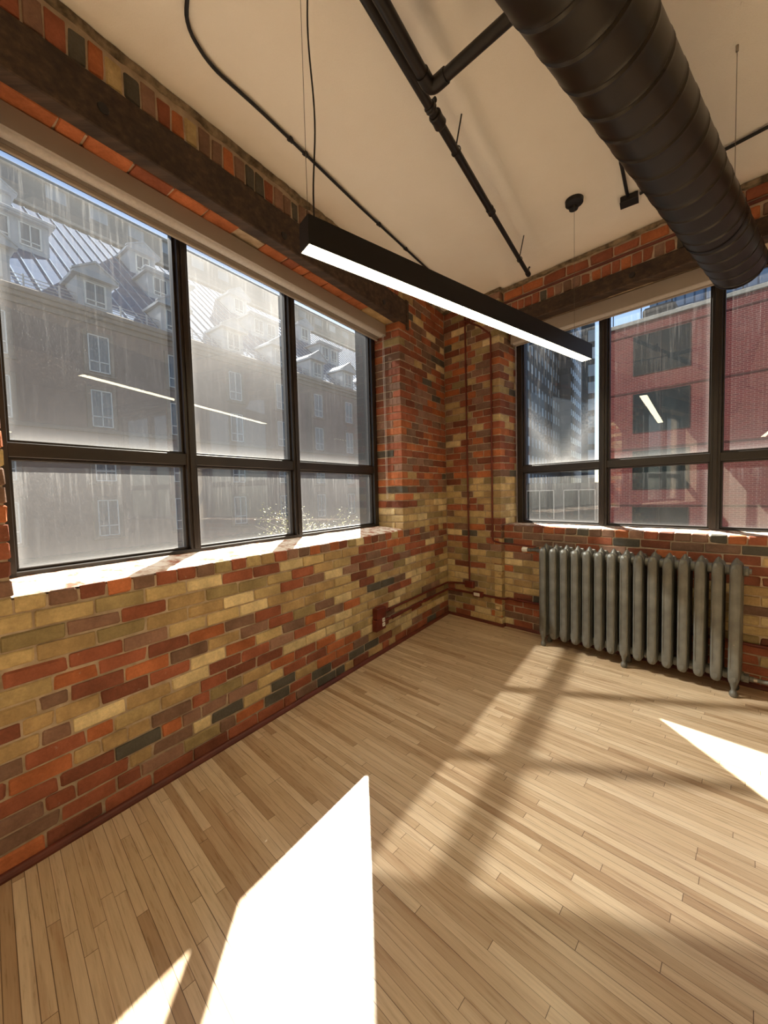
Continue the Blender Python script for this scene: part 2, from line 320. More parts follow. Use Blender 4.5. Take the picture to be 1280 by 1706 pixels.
def wL(u,z):
    if z<.17: return blend(.12,.25)
    if z<1.12:
        if u<1.0: p=.82 if z<.84 else .15
        elif u<1.8: p=.72 if z<.6 else (.45 if z<.84 else .15)
        else: p=.5+.9*nz(u*1.1,z*3)
        if z>1.04: p=.2
        if .17<z<.4 and u>2: p=.28
        return blend(max(0,min(.9,p)))
    if z<1.5: return blend(.85 if (u<.62 or z<1.32) else .12)
    if z<2.3: return blend(.02)
    return blend(.07)
def wR(u,z):
    if u<.8:
        if z<.82: p=.8
        elif z<1.1: p=.15
        elif z<1.62: p=.62 if u<.5 else .9
        elif z<2.12: p=.05
        elif z<2.6: p=.25
        else: p=.33
        return blend(p)
    if z<.35: return blend(.06)
    if z<.78: return blend(.72)
    return blend(.02)
CO=.0747
def field(mb,fr,u0,u1,z0,z1,vf,wf,depth=.09,k0=0,c0=0,c1=0,headers=(),hk=None):
    """courses of stretchers with occasional headers; ends: brick quoin depth alternation is left to the corner piece"""
    n=round((z1-z0)/CO); ch=(z1-z0)/n; prev=[]
    for k in range(n):
        cur=[]; za=z0+k*ch+.004; zb=z0+(k+1)*ch-.004
        u=u0; kk=k+k0
        q=.21 if kk%2 else .105
        ue=u1-(q if c1 else 0); u=u0+(q if c0 else 0)
        if c1 or c0:
            for side in ((1,) if c1 else ())+((-1,) if c0 else ()):
                a,b_=(u1-q+.004,u1) if side>0 else (u0,u0+q-.004)
                mb.cbox(fr,a,b_,vf-(.315-q)+.004,vf,za,zb,.005,pick(wf((a+b_)/2,(za+zb)/2)),.0019)
        if kk%2==0: first=.105
        else: first=.21
        i=0
        us=u
        while u<ue-.012:
            if kk in headers: l=.108
            elif i==0: l=first
            else: l=.213 if random.random()>.22 else .108
            if kk not in headers:
                for try_ in range(3):
                    if all(abs(u+l-q)>.035 for q in prev): break
                    l={.213:.165,.165:.108,.108:.213,.105:.165,.21:.165}.get(l,.213)
            e=min(u+l,ue)
            if ue-e<.05: e=ue
            c=pick(wf((u+e)/2,(za+zb)/2))
            g0=0 if u==u0 else .004; g1=0 if e==u1 else .004
            dv=random.uniform(-.0035,.0025)
            mb.cbox(fr,u+g0,e-g1,vf-depth,vf+dv,za+random.uniform(-.001,.0015),zb+random.uniform(-.0015,.001),.0045,c,.0019)
            cur.append(e); u=e; i+=1
        prev=cur
def jamb(mb,fr,uf,v0,v1,z0,z1,wf,sgn,depth=.09,k0=0,quoin=True):
    """bricks seen on the reveal, face at u=uf, running in v"""
    n=round((z1-z0)/CO); ch=(z1-z0)/n
    for k in range(n):
        za=z0+k*ch+.004; zb=z0+(k+1)*ch-.004; v=v1; i=0
        first=.21
        if quoin: v=v1-(.315-(.21 if (k+k0)%2 else .105))
        while v>v0+.012:
            l=first if i==0 else .21
            e=max(v-l,v0)
            if e-v0<.04:e=v0
            c=pick(wf(uf,(za+zb)/2)); g0=0 if i==0 else .0045
            a,b_=(uf-depth,uf+random.uniform(-.003,.002)) if sgn>0 else (uf+random.uniform(-.002,.003),uf+depth)
            mb.cbox(fr,a,b_,e+.0045,v-g0,za,zb,.0045,c,.0013); v=e;i+=1
# =================================================================== ROOM SHELL
LEN_L,LEN_R=8.0,6.6
def P(a,b,z): return O+dL*a+dR*b+Vector((0,0,z))
mb=MB(); e=.45
mb.poly([P(-e,-e,-.12),P(LEN_L+e,-e,-.12),P(LEN_L+e,LEN_R+e,-.12),P(-e,LEN_R+e,-.12)],Vector((0,0,.12))); tag(mb.build('floor',MT['floor']),kind='structure')
mb=MB(); mb.poly([P(-e,-e,HC),P(LEN_L+e,-e,HC),P(LEN_L+e,LEN_R+e,HC),P(-e,LEN_R+e,HC)],Vector((0,0,.2))); tag(mb.build('ceiling',MT['ceiling']),kind='structure')
# left wall: thing = mortar body, child brickwork
UJ,UK=.98,3.886           # jambs of the left window
U3,U4=4.75,7.6            # second window, unseen behind the camera, added to let in more daylight
def body(fr,boxes,name):
    mb=MB()
    for bx in boxes: mb.box(fr,*bx)
    o=mb.build(name,MT['mortar']); return tag(o,kind='structure')
g=.008
wl=body(L,[(-.42,8.4,-.55,-g,0,1.105),(-.42,UJ-g,-.55,-g,1.105,HC),(UK+g,U3-g,-.55,-g,1.105,HC),(U4+g,8.4,-.55,-g,1.105,HC),(UJ-g,UK+g,-.41,-.09,3.21,HC),(U3-g,U4+g,-.41,-.09,3.21,HC),(UJ-g,UK+g,-.55,-.41,3.42,HC),(U3-g,U4+g,-.55,-.41,3.42,HC),(UJ-g,8,-.1,-g,3.43,HC)],'wall_left')
mb=MB()
field(mb,L,.0,5.4,0.02,1.12,0,wL,headers=(14,))
field(mb,L,0,UJ,1.12,3.2,0,wL,k0=15,c1=1); field(mb,L,0,.9,3.2,HC-.03,0,wL,k0=43)
jamb(mb,L,UJ,-.34,0,1.12,3.2,wL,+1,k0=15)
field(mb,L,UK,U3,1.12,3.2,0,lambda u,z:blend(.45),k0=15,c0=1)
jamb(mb,L,UK,-.34,0,1.12,3.2,lambda u,z:blend(.5),-1,k0=15)
u=.9                                                     # upright bricks over the beam
while u<5.2:
    w=random.uniform(.066,.078); mb.cbox(L,u+.004,u+w-.004,-.09,random.uniform(-.003,.002),3.438,3.57+random.uniform(-.01,.012),.005,pick(dict(red=3,brown=3,orange=2,mauve=2,slate=1.6,buff=.7)),.002); u+=w
u=UJ                                                     # brick soffit behind the beam; orange-heavy mix paints in the bounced sun
while u<UK+.3:
    w=random.choice((.11,.2,.2,.105))
    if not(2.45<u<2.66):
        mb.cbox(L,u+.004,u+w-.006,-.19+random.uniform(0,.006),-.070,3.198+random.uniform(-.003,.003),3.27,.004,pick(dict(orange=4,red=2,tan=.8)),.0018)
        mb.cbox(L,u+.004,u+w-.006,-.40,-.2,3.2,3.27,.004,pick(dict(orange=4,red=2)),.0015)
    u+=w
mb.build('brickwork',MT['brick'],wl)
# right wall
VR=-.06; RJ=.745
def Rb(a,b_,c): return R(a,b_,c)
wr=body(Rb,[(-.42,RJ-.02-g,-.42,-g,0,HC),(RJ-.1,7,-.42,VR-g,0,1.1),(RJ-g,7,-.42,-.15,3.21,HC),(RJ-g,7,-.2,VR-g,3.35,HC),(3.95+g,4.6-g,-.42,VR-g,1.1,HC),(6.35,7,-.42,VR-g,1.1,HC)],'wall_right')
mb=MB()
field(mb,R,0,RJ-.02,0.02,1.12,0,wR,headers=()); field(mb,R,0,RJ-.02,1.12,HC-.03,0,wR,k0=15,c1=1)
jamb(mb,R,RJ-.02,-.07,0,.02,1.12,wR,+1,quoin=False); jamb(mb,R,RJ-.02,-.36,0,1.12,HC-.03,wR,+1,k0=15)
field(mb,R,RJ-.02,4.2,0.02,1.12,VR,wR,headers=(14,))
u=RJ
while u<4.4:                                             # bricks above the right beam
    w=random.uniform(.07,.084); mb.cbox(R,u+.004,u+w-.004,VR-.09,VR+random.uniform(-.003,.002),3.36,3.455+random.uniform(-.008,.008),.006,pick(dict(red=4,orange=2.5,brown=2,slate=.8,light=.35)),.002); u+=w
u=RJ
while u<4.4:
    w=random.uniform(.19,.23); mb.cbox(R,u+.004,u+w-.004,VR-.09,VR+random.uniform(-.004,.003),3.50,3.585+random.uniform(-.008,.008),.008,pick(dict(red=4,orange=3,deep=2)),.003); u+=w
field(mb,R,3.95,4.6,1.12,HC-.03,VR,lambda u,z:blend(.2),k0=15)
mb.build('brickwork',MT['brick'],wr)
mb=MB(); mb.tube([R(RJ,VR-.004,3.478),R(4.5,VR-.004,3.478)],.013,8); mb.build('mortar_bead',MT['base'],wr,smooth=True)
# rough plaster where ceiling meets brick
def ragged(fr,u0,u1,vf,name):
    mb=MB(); n=int((u1-u0)/.035); rows=[]
    for i in range(n+1):
        u=u0+(u1-u0)*i/n; a=.025+.03*abs(nz(u*6,1.7))+random.uniform(0,.010); b_=.006+.012*abs(nz(u*9,4.2))+random.uniform(0,.005)
        rows.append([fr(u,vf-.02,HC-a),fr(u,vf+b_,HC-a*.8),fr(u,vf+b_+.004,HC-.004),fr(u,vf-.02,HC+.01)])
    vs_=[p for r in rows for p in r]; fs=[]
    for i in range(n):
        for k in range(4): fs.append((i*4+k,i*4+(k+1)%4,(i+1)*4+(k+1)%4,(i+1)*4+k))
    fs+=[(0,1,2,3),(n*4,n*4+1,n*4+2,n*4+3)]
    mb.add(vs_,fs); return tag(mb.build(name,MT['plaster']),kind='structure')
ragged(L,0,5.2,0,'trim_1'); ragged(R,RJ-.02,4.4,VR,'trim_2'); ragged(R,0,RJ,0,'trim_3')
# beams: part of the building
def beam(fr,u0,u1,v0,v1,z0,z1,name,knots):
    mb=MB(); n=60
    sect=[(v0,z0),(v1-.006,z0),(v1,z0+.006),(v1,z1-.008),(v1-.008,z1),(v0,z1)]
    vs_=[]; 
    for i in range(n+1):
        u=u0+(u1-u0)*i/n
        for (v,z) in sect: vs_.append(fr(u,v+.003*nz(u*3,z*9),z+.003*nz(u*2.3,v*20+5)))
    m_=len(sect); fs=[(i*m_+k,i*m_+(k+1)%m_,(i+1)*m_+(k+1)%m_,(i+1)*m_+k) for i in range(n) for k in range(m_)]+[tuple(range(m_)),tuple(n*m_+k for k in range(m_))]
    mb.add(vs_,fs); o=tag(mb.build(name,MT['timber']),kind='structure')
    for ku,kz in knots:
        k=MB(); k.tube([fr(ku,v1-.004,kz),fr(ku,v1+.006,kz),fr(ku,v1+.007,kz)],[.026,.022,.004],12); k.build('bolt_head',MT['black'],o,smooth=True)
    return o
beam(L,.862,8.0,-.068,.012,3.2,3.432,'trim_4',[(3.47,3.30),(2.42,3.27),(1.25,3.27)])
beam(R,.60,6.6,-.16,-.045,3.21,3.352,'trim_5',[(1.93,3.28)])
mb=MB(); mb.cbox(L,.82,.862,-.05,.02,3.15,3.44,.004); tag(mb.build('trim_6',MT['timber']),kind='structure')
# baseboards: slim painted quarter rounds
def qround(fr,pts,name):
    mb=MB(); prof=[(0,0),(.024,0),(.024,.010),(.018,.020),(.010,.027),(0,.029)]
    for (u0,v0),(u1,v1),ax in pts:
        vs_=[]
        for (u,v) in ((u0,v0),(u1,v1)):
            for a,z in prof: vs_.append(fr(u,v+a,z) if ax=='v' else fr(u+a,v,z))
        m_=len(prof); mb.add(vs_,[(k,(k+1)%m_,m_+(k+1)%m_,m_+k) for k in range(m_)]+[tuple(range(m_)),tuple(range(m_,2*m_))])
    return tag(mb.build(name,MT['base']),kind='structure')
qround(L,[((0,0),(8,0),'v')],'baseboard_left')
qround(R,[((0,0),(RJ+.006,0),'v'),((RJ-.02,VR),(RJ-.02,.02),'u'),((RJ,VR),(6.6,VR),'v')],'baseboard_right')
# painted walls behind the camera
mb=MB(); mb.poly([P(LEN_L,0,0),P(LEN_L,LEN_R,0),P(LEN_L+.2,LEN_R,0),P(LEN_L+.2,0,0)],Vector((0,0,HC))); tag(mb.build('wall_back',MT['wall_paint']),kind='structure')
mb=MB(); mb.poly([P(0,LEN_R,0),P(LEN_L,LEN_R,0),P(LEN_L,LEN_R+.2,0),P(0,LEN_R+.2,0)],Vector((0,0,HC))); tag(mb.build('wall_side',MT['wall_paint']),kind='structure')
# sills
def sill(fr,u0,u1,v0,v1,za,zb,name):
    mb=MB(); nu=int((u1-u0)/.03); nv=9; top=[];vs_=[];fs=[]
    for i in range(nu+1):
        for k in range(nv+1):
            u=u0+(u1-u0)*i/nu; t=k/nv; v=v0+(v1-v0)*t
            edge=.010*nz(u*14,9.1)+.006*nz(u*45,2.2) if k==0 else 0
            if k==0: z=za-.010
            else: z=za+(zb-za)*t+.005*nz(u*9,v*9,3)+.003*nz(u*30,v*30,1)
            vs_.append(fr(u,v+edge-(.004 if k==0 else 0),z))
    for i in range(nu):
        for k in range(nv): a=i*(nv+1)+k; fs.append((a,a+1,a+nv+2,a+nv+1))
    b0=len(vs_); vs_+= [fr(u0,v0,za-.04),fr(u0,v1,za-.04),fr(u1,v0,za-.04),fr(u1,v1,za-.04)]
    mb.add(vs_,fs); o=mb.build(name,MT['sill'],smooth=True,recalc=True)
    # make sure the top faces up
    me=o.data
    if me.polygons[0].normal.z<0: me.flip_normals()
    return tag(o,kind='structure')
sill(L,UJ-.005,UK+.005,-.008,-.345,1.124,1.160,'trim_7')
sill(R,RJ-.02,3.95,VR-.008,-.345,1.110,1.130,'trim_8')
# =================================================================== WINDOWS
def window(fr,name,u0,u1,mull,vg,zb,zt,ztr,pane_dirt_glare,mw=.066,outer=.06,liner=False):
    root=thing(name,fr((u0+u1)/2,vg,zb)); tag(root,kind='structure')
    v0,v1=vg-.045,vg+.06; o_=outer
    mb=MB()
    for (a,b_,c,d) in ((u0,u0+o_,zb,zt),(u1-o_,u1,zb,zt),(u0,u1,zb,zb+.045),(u0,u1,zt-.06,zt)): mb.cbox(fr,a,b_,v0,v1,c,d,.003)
    mb.build('window_frame',MT['frame'],root)
    edges=[u0+o_-.0]+[x for m_ in mull for x in (m_-mw/2,m_+mw/2)]+[u1-o_]
    for m_ in mull:
        mb=MB(); mb.cbox(fr,m_-mw/2,m_+mw/2,v0,v1,zb+.04,zt-.05,.003); mb.cbox(fr,m_-mw/2+.018,m_+mw/2-.018,v1,v1+.012,zb+.045,zt-.055,.003); mb.build('mullion',MT['frame'],root)
    mb=MB()
    for i in range(0,len(edges),2): mb.cbox(fr,edges[i]-.004,edges[i+1]+.004,v0,v1-.008,ztr-.034,ztr+.034,.003)
    mb.build('transom',MT['frame'],root)
    if liner:
        for a,b_ in ((u0-.019,u0+.004),(u1-.004,u1+.019)):
            mb=MB(); mb.box(fr,a,b_,vg-.195,vg-.045,zb,zt+.2); mb.build('outer_liner',MT['frame'],root)
    k=0
    for i in range(0,len(edges),2):
        for (c,d) in ((ztr+.034,zt-.06),(zb+.045,ztr-.034)):
            a,b_=edges[i],edges[i+1]
            bead=MB()
            for (aa,bb,cc,dd) in ((a,a+.014,c,d),(b_-.014,b_,c,d),(a,b_,c,c+.014),(a,b_,d-.014,d)): bead.cbox(fr,aa,bb,vg-.012,vg+.030,cc,dd,.002)
            bead.build('glazing_bead',MT['frame'],root)
            p=MB(); p.add([fr(a,vg,c),fr(b_,vg,c),fr(b_,vg,d),fr(a,vg,d)],[(0,1,2,3)])
            o=p.build('window_pane',glass(name+'_glass_%d'%k,pane_dirt_glare[k%len(pane_dirt_glare)][0],1.7*k+3,*pane_dirt_glare[k%len(pane_dirt_glare)][1:]),root,recalc=False); k+=1
    return root
window(L,'window_1',UJ+.01,UK-.01,[2.095,2.968],-.36,1.13,3.2,1.742,[(.22,.05,.28),(.30,.16,.10),(.24,.10,1.0),(.28,.12,.10),(.22,.05,.22),(.30,.14,.10)],liner=True)
window(R,'window_2',RJ+.012,3.94,[1.633,2.457,3.28],-.37,1.095,3.2,1.725,[(.26,.01,.02,True),(.30,.06,.15),(.15,.02,.1),(.15,.05,.05),(.14,.02,.1),(.14,.04,.05)])
window(L,'window_3',U3+.01,U4-.01,[5.7,6.65],-.36,1.13,3.2,1.742,[(.4,.1,.3)])
window(R,'window_4',4.61,6.34,[5.47],-.37,1.095,3.2,1.725,[(.4,.05,.2)])
# =================================================================== ROLLER BLINDS
def blind(fr,name,u0,u1,vf,vt,label,zt,zb,zhem,vh):
    root=tag(thing(name,fr((u0+u1)/2,vf,zt)),label,'blind')
    mb=MB(); th=.004
    prof=[(vf,zt),(vf,zb),(vf-.010,zb-.004),(vf-.012,zb),(vf-.006,zb+.005),(vf-.006,zt-.006),(vt,zt-.006),(vt,zt)]
    n=len(prof); vs_=[fr(u,v,z) for u in (u0,u1) for v,z in prof]
    mb.add(vs_,[(k,(k+1)%n,n+(k+1)%n,n+k) for k in range(n)]+[tuple(range(n)),tuple(range(n,2*n))]); mb.build('fascia',MT['blind'],root)
    for u in (u0,u1-.006):
        e_=MB(); e_.cbox(fr,u,u+.006,vt,vf+.003,zb-.012,zt,.002); e_.build('end_bracket',MT['blind'],root)
    t=MB(); t.tube([fr(u0+.008,vf-.062,zb+.034),fr(u1-.008,vf-.062,zb+.034)],.042,28); t.build('fabric_roll',MT['blindcloth'],root,smooth=True)
    h=MB(); h.box(fr,u0+.012,u1-.012,vh-.0015,vh,zhem+.024,zb+.03); h.build('fabric_drop',MT['blindcloth'],root)
    h=MB(); h.cbox(fr,u0+.012,u1-.012,vh-.009,vh+.008,zhem,zhem+.026,.004); h.build('hem_bar',MT['blind'],root)
    return root
bl=blind(L,'roller_blind',UJ+.012,UK-.012,-.155,-.29,'long grey roller blind rolled up over the wide left window facing the hotel',3.193,3.092,3.052,-.255)
ch=MB()
for du in (0,.022): ch.tube([L(UJ+.03+du,-.17,3.1),L(UJ+.03+du,-.165,1.45)],.0016,6)
ch.tube(arc([L(UJ+.03,-.165,1.45),L(UJ+.041,-.165,1.435),L(UJ+.052,-.165,1.45)],.02),.0016,6); ch.build('bead_chain',MT['white'],bl)
blind(R,'roller_blind',RJ+.02,2.50,-.165,-.29,'pale roller blind rolled up over the right window, beside the black duct',3.2,3.085,3.065,-.25)
# =================================================================== PENDANT LIGHTS
LA=Vector((-.272,1.582,0)); LD=az(52.7); LO=Vector((-LD.y,LD.x,0)); LLEN=2.415
def pendant(a,label,zb=2.5,group=None):
    root=tag(thing('pendant_light',a+LD*LLEN/2+LO*.04+Vector((0,0,zb))),label,'light',group)
    fr=lambda s,w,z: a+LD*s+LO*w+Vector((0,0,z))
    mb=MB(); w=.080; t=.004
    mb.box(fr,0,LLEN,0,t,zb,zb+.115); mb.box(fr,0,LLEN,w-t,w,zb,zb+.115); mb.box(fr,0,LLEN,t,w-t,zb+.110,zb+.115); mb.box(fr,0,t,t,w-t,zb,zb+.11); mb.box(fr,LLEN-t,LLEN,t,w-t,zb,zb+.11)
    mb.build('light_housing',MT['black'],root)
    mb=MB(); mb.box(fr,t,LLEN-t,t,w-t,zb+.001,zb+.006); mb.build('light_diffuser',MT['lamp'],root)
    for s in (.02,LLEN-.20):
        mb=MB(); mb.tube([fr(s,.04,zb+.115),fr(s,.04,HC-.005)],.0012,6); mb.build('suspension_wire',MT['wire'],root)
        mb=MB(); mb.tube([fr(s,.04,zb+.112),fr(s,.04,zb+.135)],.006,10); mb.build('wire_grip',MT['steel'],root,smooth=True)
    s=LLEN-.20; mb=MB(); mb.tube([fr(s,.04,HC-.034),fr(s,.04,HC-.028),fr(s,.04,HC-.004),fr(s,.04,HC-.001)],[.040,.060,.062,.062],32); mb.tube([fr(s+.03,.06,HC-.045),fr(s+.03,.06,HC-.03)],[.03,.034],24); mb.build('canopy',MT['black'],root,smooth=True)
    pts=[]
    for i in range(25):
        t_=i/24; z=zb+.112+(HC-zb-.115)*t_
        pts.append(fr(.055+.010*math.sin(t_*5.2)-.006*math.sin(t_*11),.04+.012*math.sin(t_*4+1),z))
    mb=MB(); mb.tube(pts,.0036,8); mb.build('power_cord',MT['black'],root,smooth=True)
    return root
pendant(LA,'long black linear pendant light hanging across the corner on thin wires, lit from below')
pendant(Vector((1.05,-1.85,0)),'black linear pendant light hanging behind the viewer, nearest the left windows',group='pendants further back in the room')
pendant(Vector((-2.6,-2.1,0)),'black linear pendant light hanging behind the viewer, deepest in the room',group='pendants further back in the room')
# =================================================================== SPIRAL DUCT
DD=az(51.4); DS=Vector((DD.y,-DD.x,0)); DR=.148; DZ=3.022; DOFF=-.5905
root=tag(thing('ventilation_duct',DS*DOFF+DD*1.5+Vector((0,0,DZ))),'fat dark brown spiral-seamed round duct hanging under the ceiling at right','duct')
S0,S1=-2.2,3.69; pitch=.155; sub=16; nang=72; ns=int((S1-S0)/pitch*sub)+2*sub
vs_=[]
for i in range(ns+1):
    for k in range(nang):
        a=2*PI*k/nang; s=S0-pitch+pitch*(i/sub+k/nang); s=min(max(s,S0),S1); m_=i%sub
        r=DR+(-.0042 if m_==0 else (.0022 if m_ in(1,sub-1) else 0))
        vs_.append(DD*s+DS*(DOFF+r*math.cos(a))+Vector((0,0,DZ+r*math.sin(a))))
fs=[]
for i in range(ns):
    for k in range(nang):
        if k<nang-1: q=(i*nang+k,i*nang+k+1,(i+1)*nang+k+1,(i+1)*nang+k)
        elif i+sub+1<=ns: q=(i*nang+k,(i+sub)*nang,(i+sub+1)*nang,(i+1)*nang+k)
        else: continue
        fs.append(q)
mb=MB(); mb.add(vs_,fs); mb.build('duct_shell',MT['duct'],root,smooth=True)
mb=MB(); mb.tube([DD*(S1-.03)+DS*DOFF+Vector((0,0,DZ)),DD*(S1-.024)+DS*DOFF+Vector((0,0,DZ))],DR-.006,48); mb.build('end_cap',MT['duct'],root,smooth=True)
mb=MB(); mb.tube([DD*(S1-.012)+DS*DOFF+Vector((0,0,DZ)),DD*(S1+.004)+DS*DOFF+Vector((0,0,DZ))],DR+.003,64,cap=False); mb.build('end_collar',MT['duct'],root,smooth=True)
mb=MB(); mb.tube([DD*2.98+DS*DOFF+Vector((0,0,DZ)),DD*3.0+DS*DOFF+Vector((0,0,DZ))],DR+.004,64,cap=False); mb.build('joint_band',MT['black'],root,smooth=True)
for s in (2.62,.4):
    for sg in (1,-1):
        p=DS*(DOFF+sg*(DR+.004))+DD*s
        mb=MB(); mb.tube([p+Vector((0,0,DZ)),p+Vector((0,0,HC-.005))],.0014,6); mb.build('hanger_wire',MT['wire'],root)
        mb=MB(); mb.tube([p+Vector((0,0,HC-.03)),p+Vector((0,0,HC-.002))],.006,10); mb.build('ceiling_anchor',MT['steel'],root,smooth=True)
# =================================================================== SPRINKLER PIPES
A=Vector((.315,2.089,3.445)); B=Vector((1.355,3.576,3.445)); d=(B-A).normalized(); start=A-d*4.0
root=tag(thing('sprinkler_pipe',A),'long dark sprinkler pipe with couplings and a capped end running along the ceiling','pipe')
J=Vector((.797,2.781,3.445))
mb=MB(); mb.tube([start,J],.0225,16); mb.tube([J,B],.0165,16); mb.build('pipe_run',MT['pipe'],root,smooth=True)
def coupling(p,r,l,nm):
    mb=MB(); mb.tube([p-d*l/2,p-d*(l/2-.006),p-d*.006,p+d*.006,p+d*(l/2-.006),p+d*l/2],[r*.85,r,r*.93,r*.93,r,r*.85],20); mb.build(nm,MT['pipe'],root,smooth=True)
coupling(A+d*.03,.034,.075,'coupling'); coupling(A-d*.05,.030,.03,'coupling_collar'); coupling(J,.027,.06,'reducer'); 
mb=MB(); mb.tube([B-d*.03,B-d*.02,B+d*.02,B+d*.03],[.016,.021,.021,.012],16); mb.build('end_cap',MT['pipe'],root,smooth=True)
for p,r in ((A-d*.02,.012),(B+d*.015,.008)):
    q=p+Vector((0,0,.02)); mb=MB(); mb.tube([q,q+Vector((.0,.0,.035)),q+Vector((.012,.004,.045))],[r,r*.8,r*1.1],10); mb.build('sprinkler_head',MT['pipe'],root,smooth=True)
for h in (Vector((.482,2.292,0)),Vector((1.227,3.339,0)),Vector((-.9,.3,0))):
    t=(h-Vector((A.x,A.y,0))).dot(d); c=A+d*t; top=Vector((c.x+.03,c.y-.02,HC-.002))
    r=.027 if t<.8 else .021
    mb=MB(); mb.tube([c+Vector((0,0,r)),top],.0045,8); ring=[c+Vector((d.y*math.cos(a)*r,-d.x*math.cos(a)*r,math.sin(a)*r)) for a in [PI/2+2*PI*i/16 for i in range(17)]]; mb.tube(ring,.003,6,cap=False); mb.build('pipe_hanger',MT['pipe'],root,smooth=True)
root=tag(thing('sprinkler_branch_pipe',Vector((.2655,1.873,3.36))),'thicker dark pipe that turns a right-angle elbow and disappears above the duct','pipe')
K0=Vector((.2655,1.873,3.36)); e1=-d; e2=(Vector((.5275,1.628,3.36))-K0).normalized()
mb=MB(); mb.tube([K0+e1*4.2,K0+e1*.05],.026,16); mb.tube([K0+e2*.05,K0+e2*1.9],.026,16); mb.build('pipe_run',MT['pipe'],root,smooth=True)
mb=MB(); mb.tube(arc([K0+e1*.085,K0,K0+e2*.085],.05),.0315,18); mb.build('pipe_elbow',MT['pipe'],root,smooth=True)
# =================================================================== CEILING CONDUITS
zc=HC-.016
pts=[(-.30,1.15),(-.60,1.45),(-.757,1.70),(-.835,1.83),(-.800,1.99),(-.628,2.215),(-.4,2.545),(-.12,2.952),(.45,3.735),(.86,4.30)]
root=tag(thing('ceiling_conduit',Vector((-.4,2.545,zc))),'thin black conduit bending across the left of the ceiling','conduit')
mb=MB(); mb.tube(arc([W(x,y,zc) for x,y in pts],.07,5),.0088,10); mb.build('conduit_run',MT['black'],root,smooth=True)
dd=Vector((.57,.82,0)).normalized()
for x,y in ((-.50,2.40),(-.43,2.50),(.02,3.145),(.25,3.46)):
    mb=MB(); mb.tube([W(x,y,zc)-dd*.012,W(x,y,zc)+dd*.012],.0125,10); mb.box(lambda a,b_,c:W(x,y,zc)+dd*a+Vector((dd.y,-dd.x,0))*b_+Vector((0,0,c)),-.008,.008,-.024,.008,.005,.0155); mb.build('conduit_clip',MT['black'],root)
root=tag(thing('junction_box',Vector((1.86,2.935,HC-.03))),'small black junction box on the ceiling beside the duct','electrical box')
bx=Vector((1.86,2.935,HC)); ba=Vector((.81,-.58,0)); bb=Vector((.58,.81,0))
fb=lambda a,b_,c: bx+ba*a+bb*b_+Vector((0,0,c))
mb=MB(); mb.cbox(fb,-.055,.055,-.038,.038,-.045,-.002,.004); mb.build('box_body',MT['black'],root)
mb=MB(); mb.cbox(fb,-.058,.058,-.041,.041,-.050,-.045,.002); mb.build('box_cover',MT['black'],root)
c1=[bx+Vector((-.035,-.035,-.02)),W(1.70,2.74,HC-.02),W(1.535,2.53,HC-.018),W(1.35,2.24,HC-.018)]
root=tag(thing('ceiling_conduit',W(1.6,2.6,HC-.018)),'short black conduit from the junction box back under the duct','conduit')
mb=MB(); mb.tube(arc(c1,.05),.0105,10); mb.build('conduit_run',MT['black'],root,smooth=True)
mb=MB(); q=W(1.60,2.61,HC-.018); mb.tube([q,q+(W(1.70,2.74,HC-.018)-q)*.15],.0135,10); mb.build('conduit_clip',MT['black'],root,smooth=True)
root=tag(thing('ceiling_conduit',W(2.2,2.5,HC-.018)),'black conduit from the junction box passing over the duct to the right','conduit')
mb=MB(); mb.tube([bx+Vector((.045,-.05,-.02)),W(1.937,2.846,HC-.018),W(2.228,2.519,HC-.018),W(2.337,2.391,HC-.018),W(3.4,1.17,HC-.018)],.0105,10); mb.build('conduit_run',MT['black'],root,smooth=True)
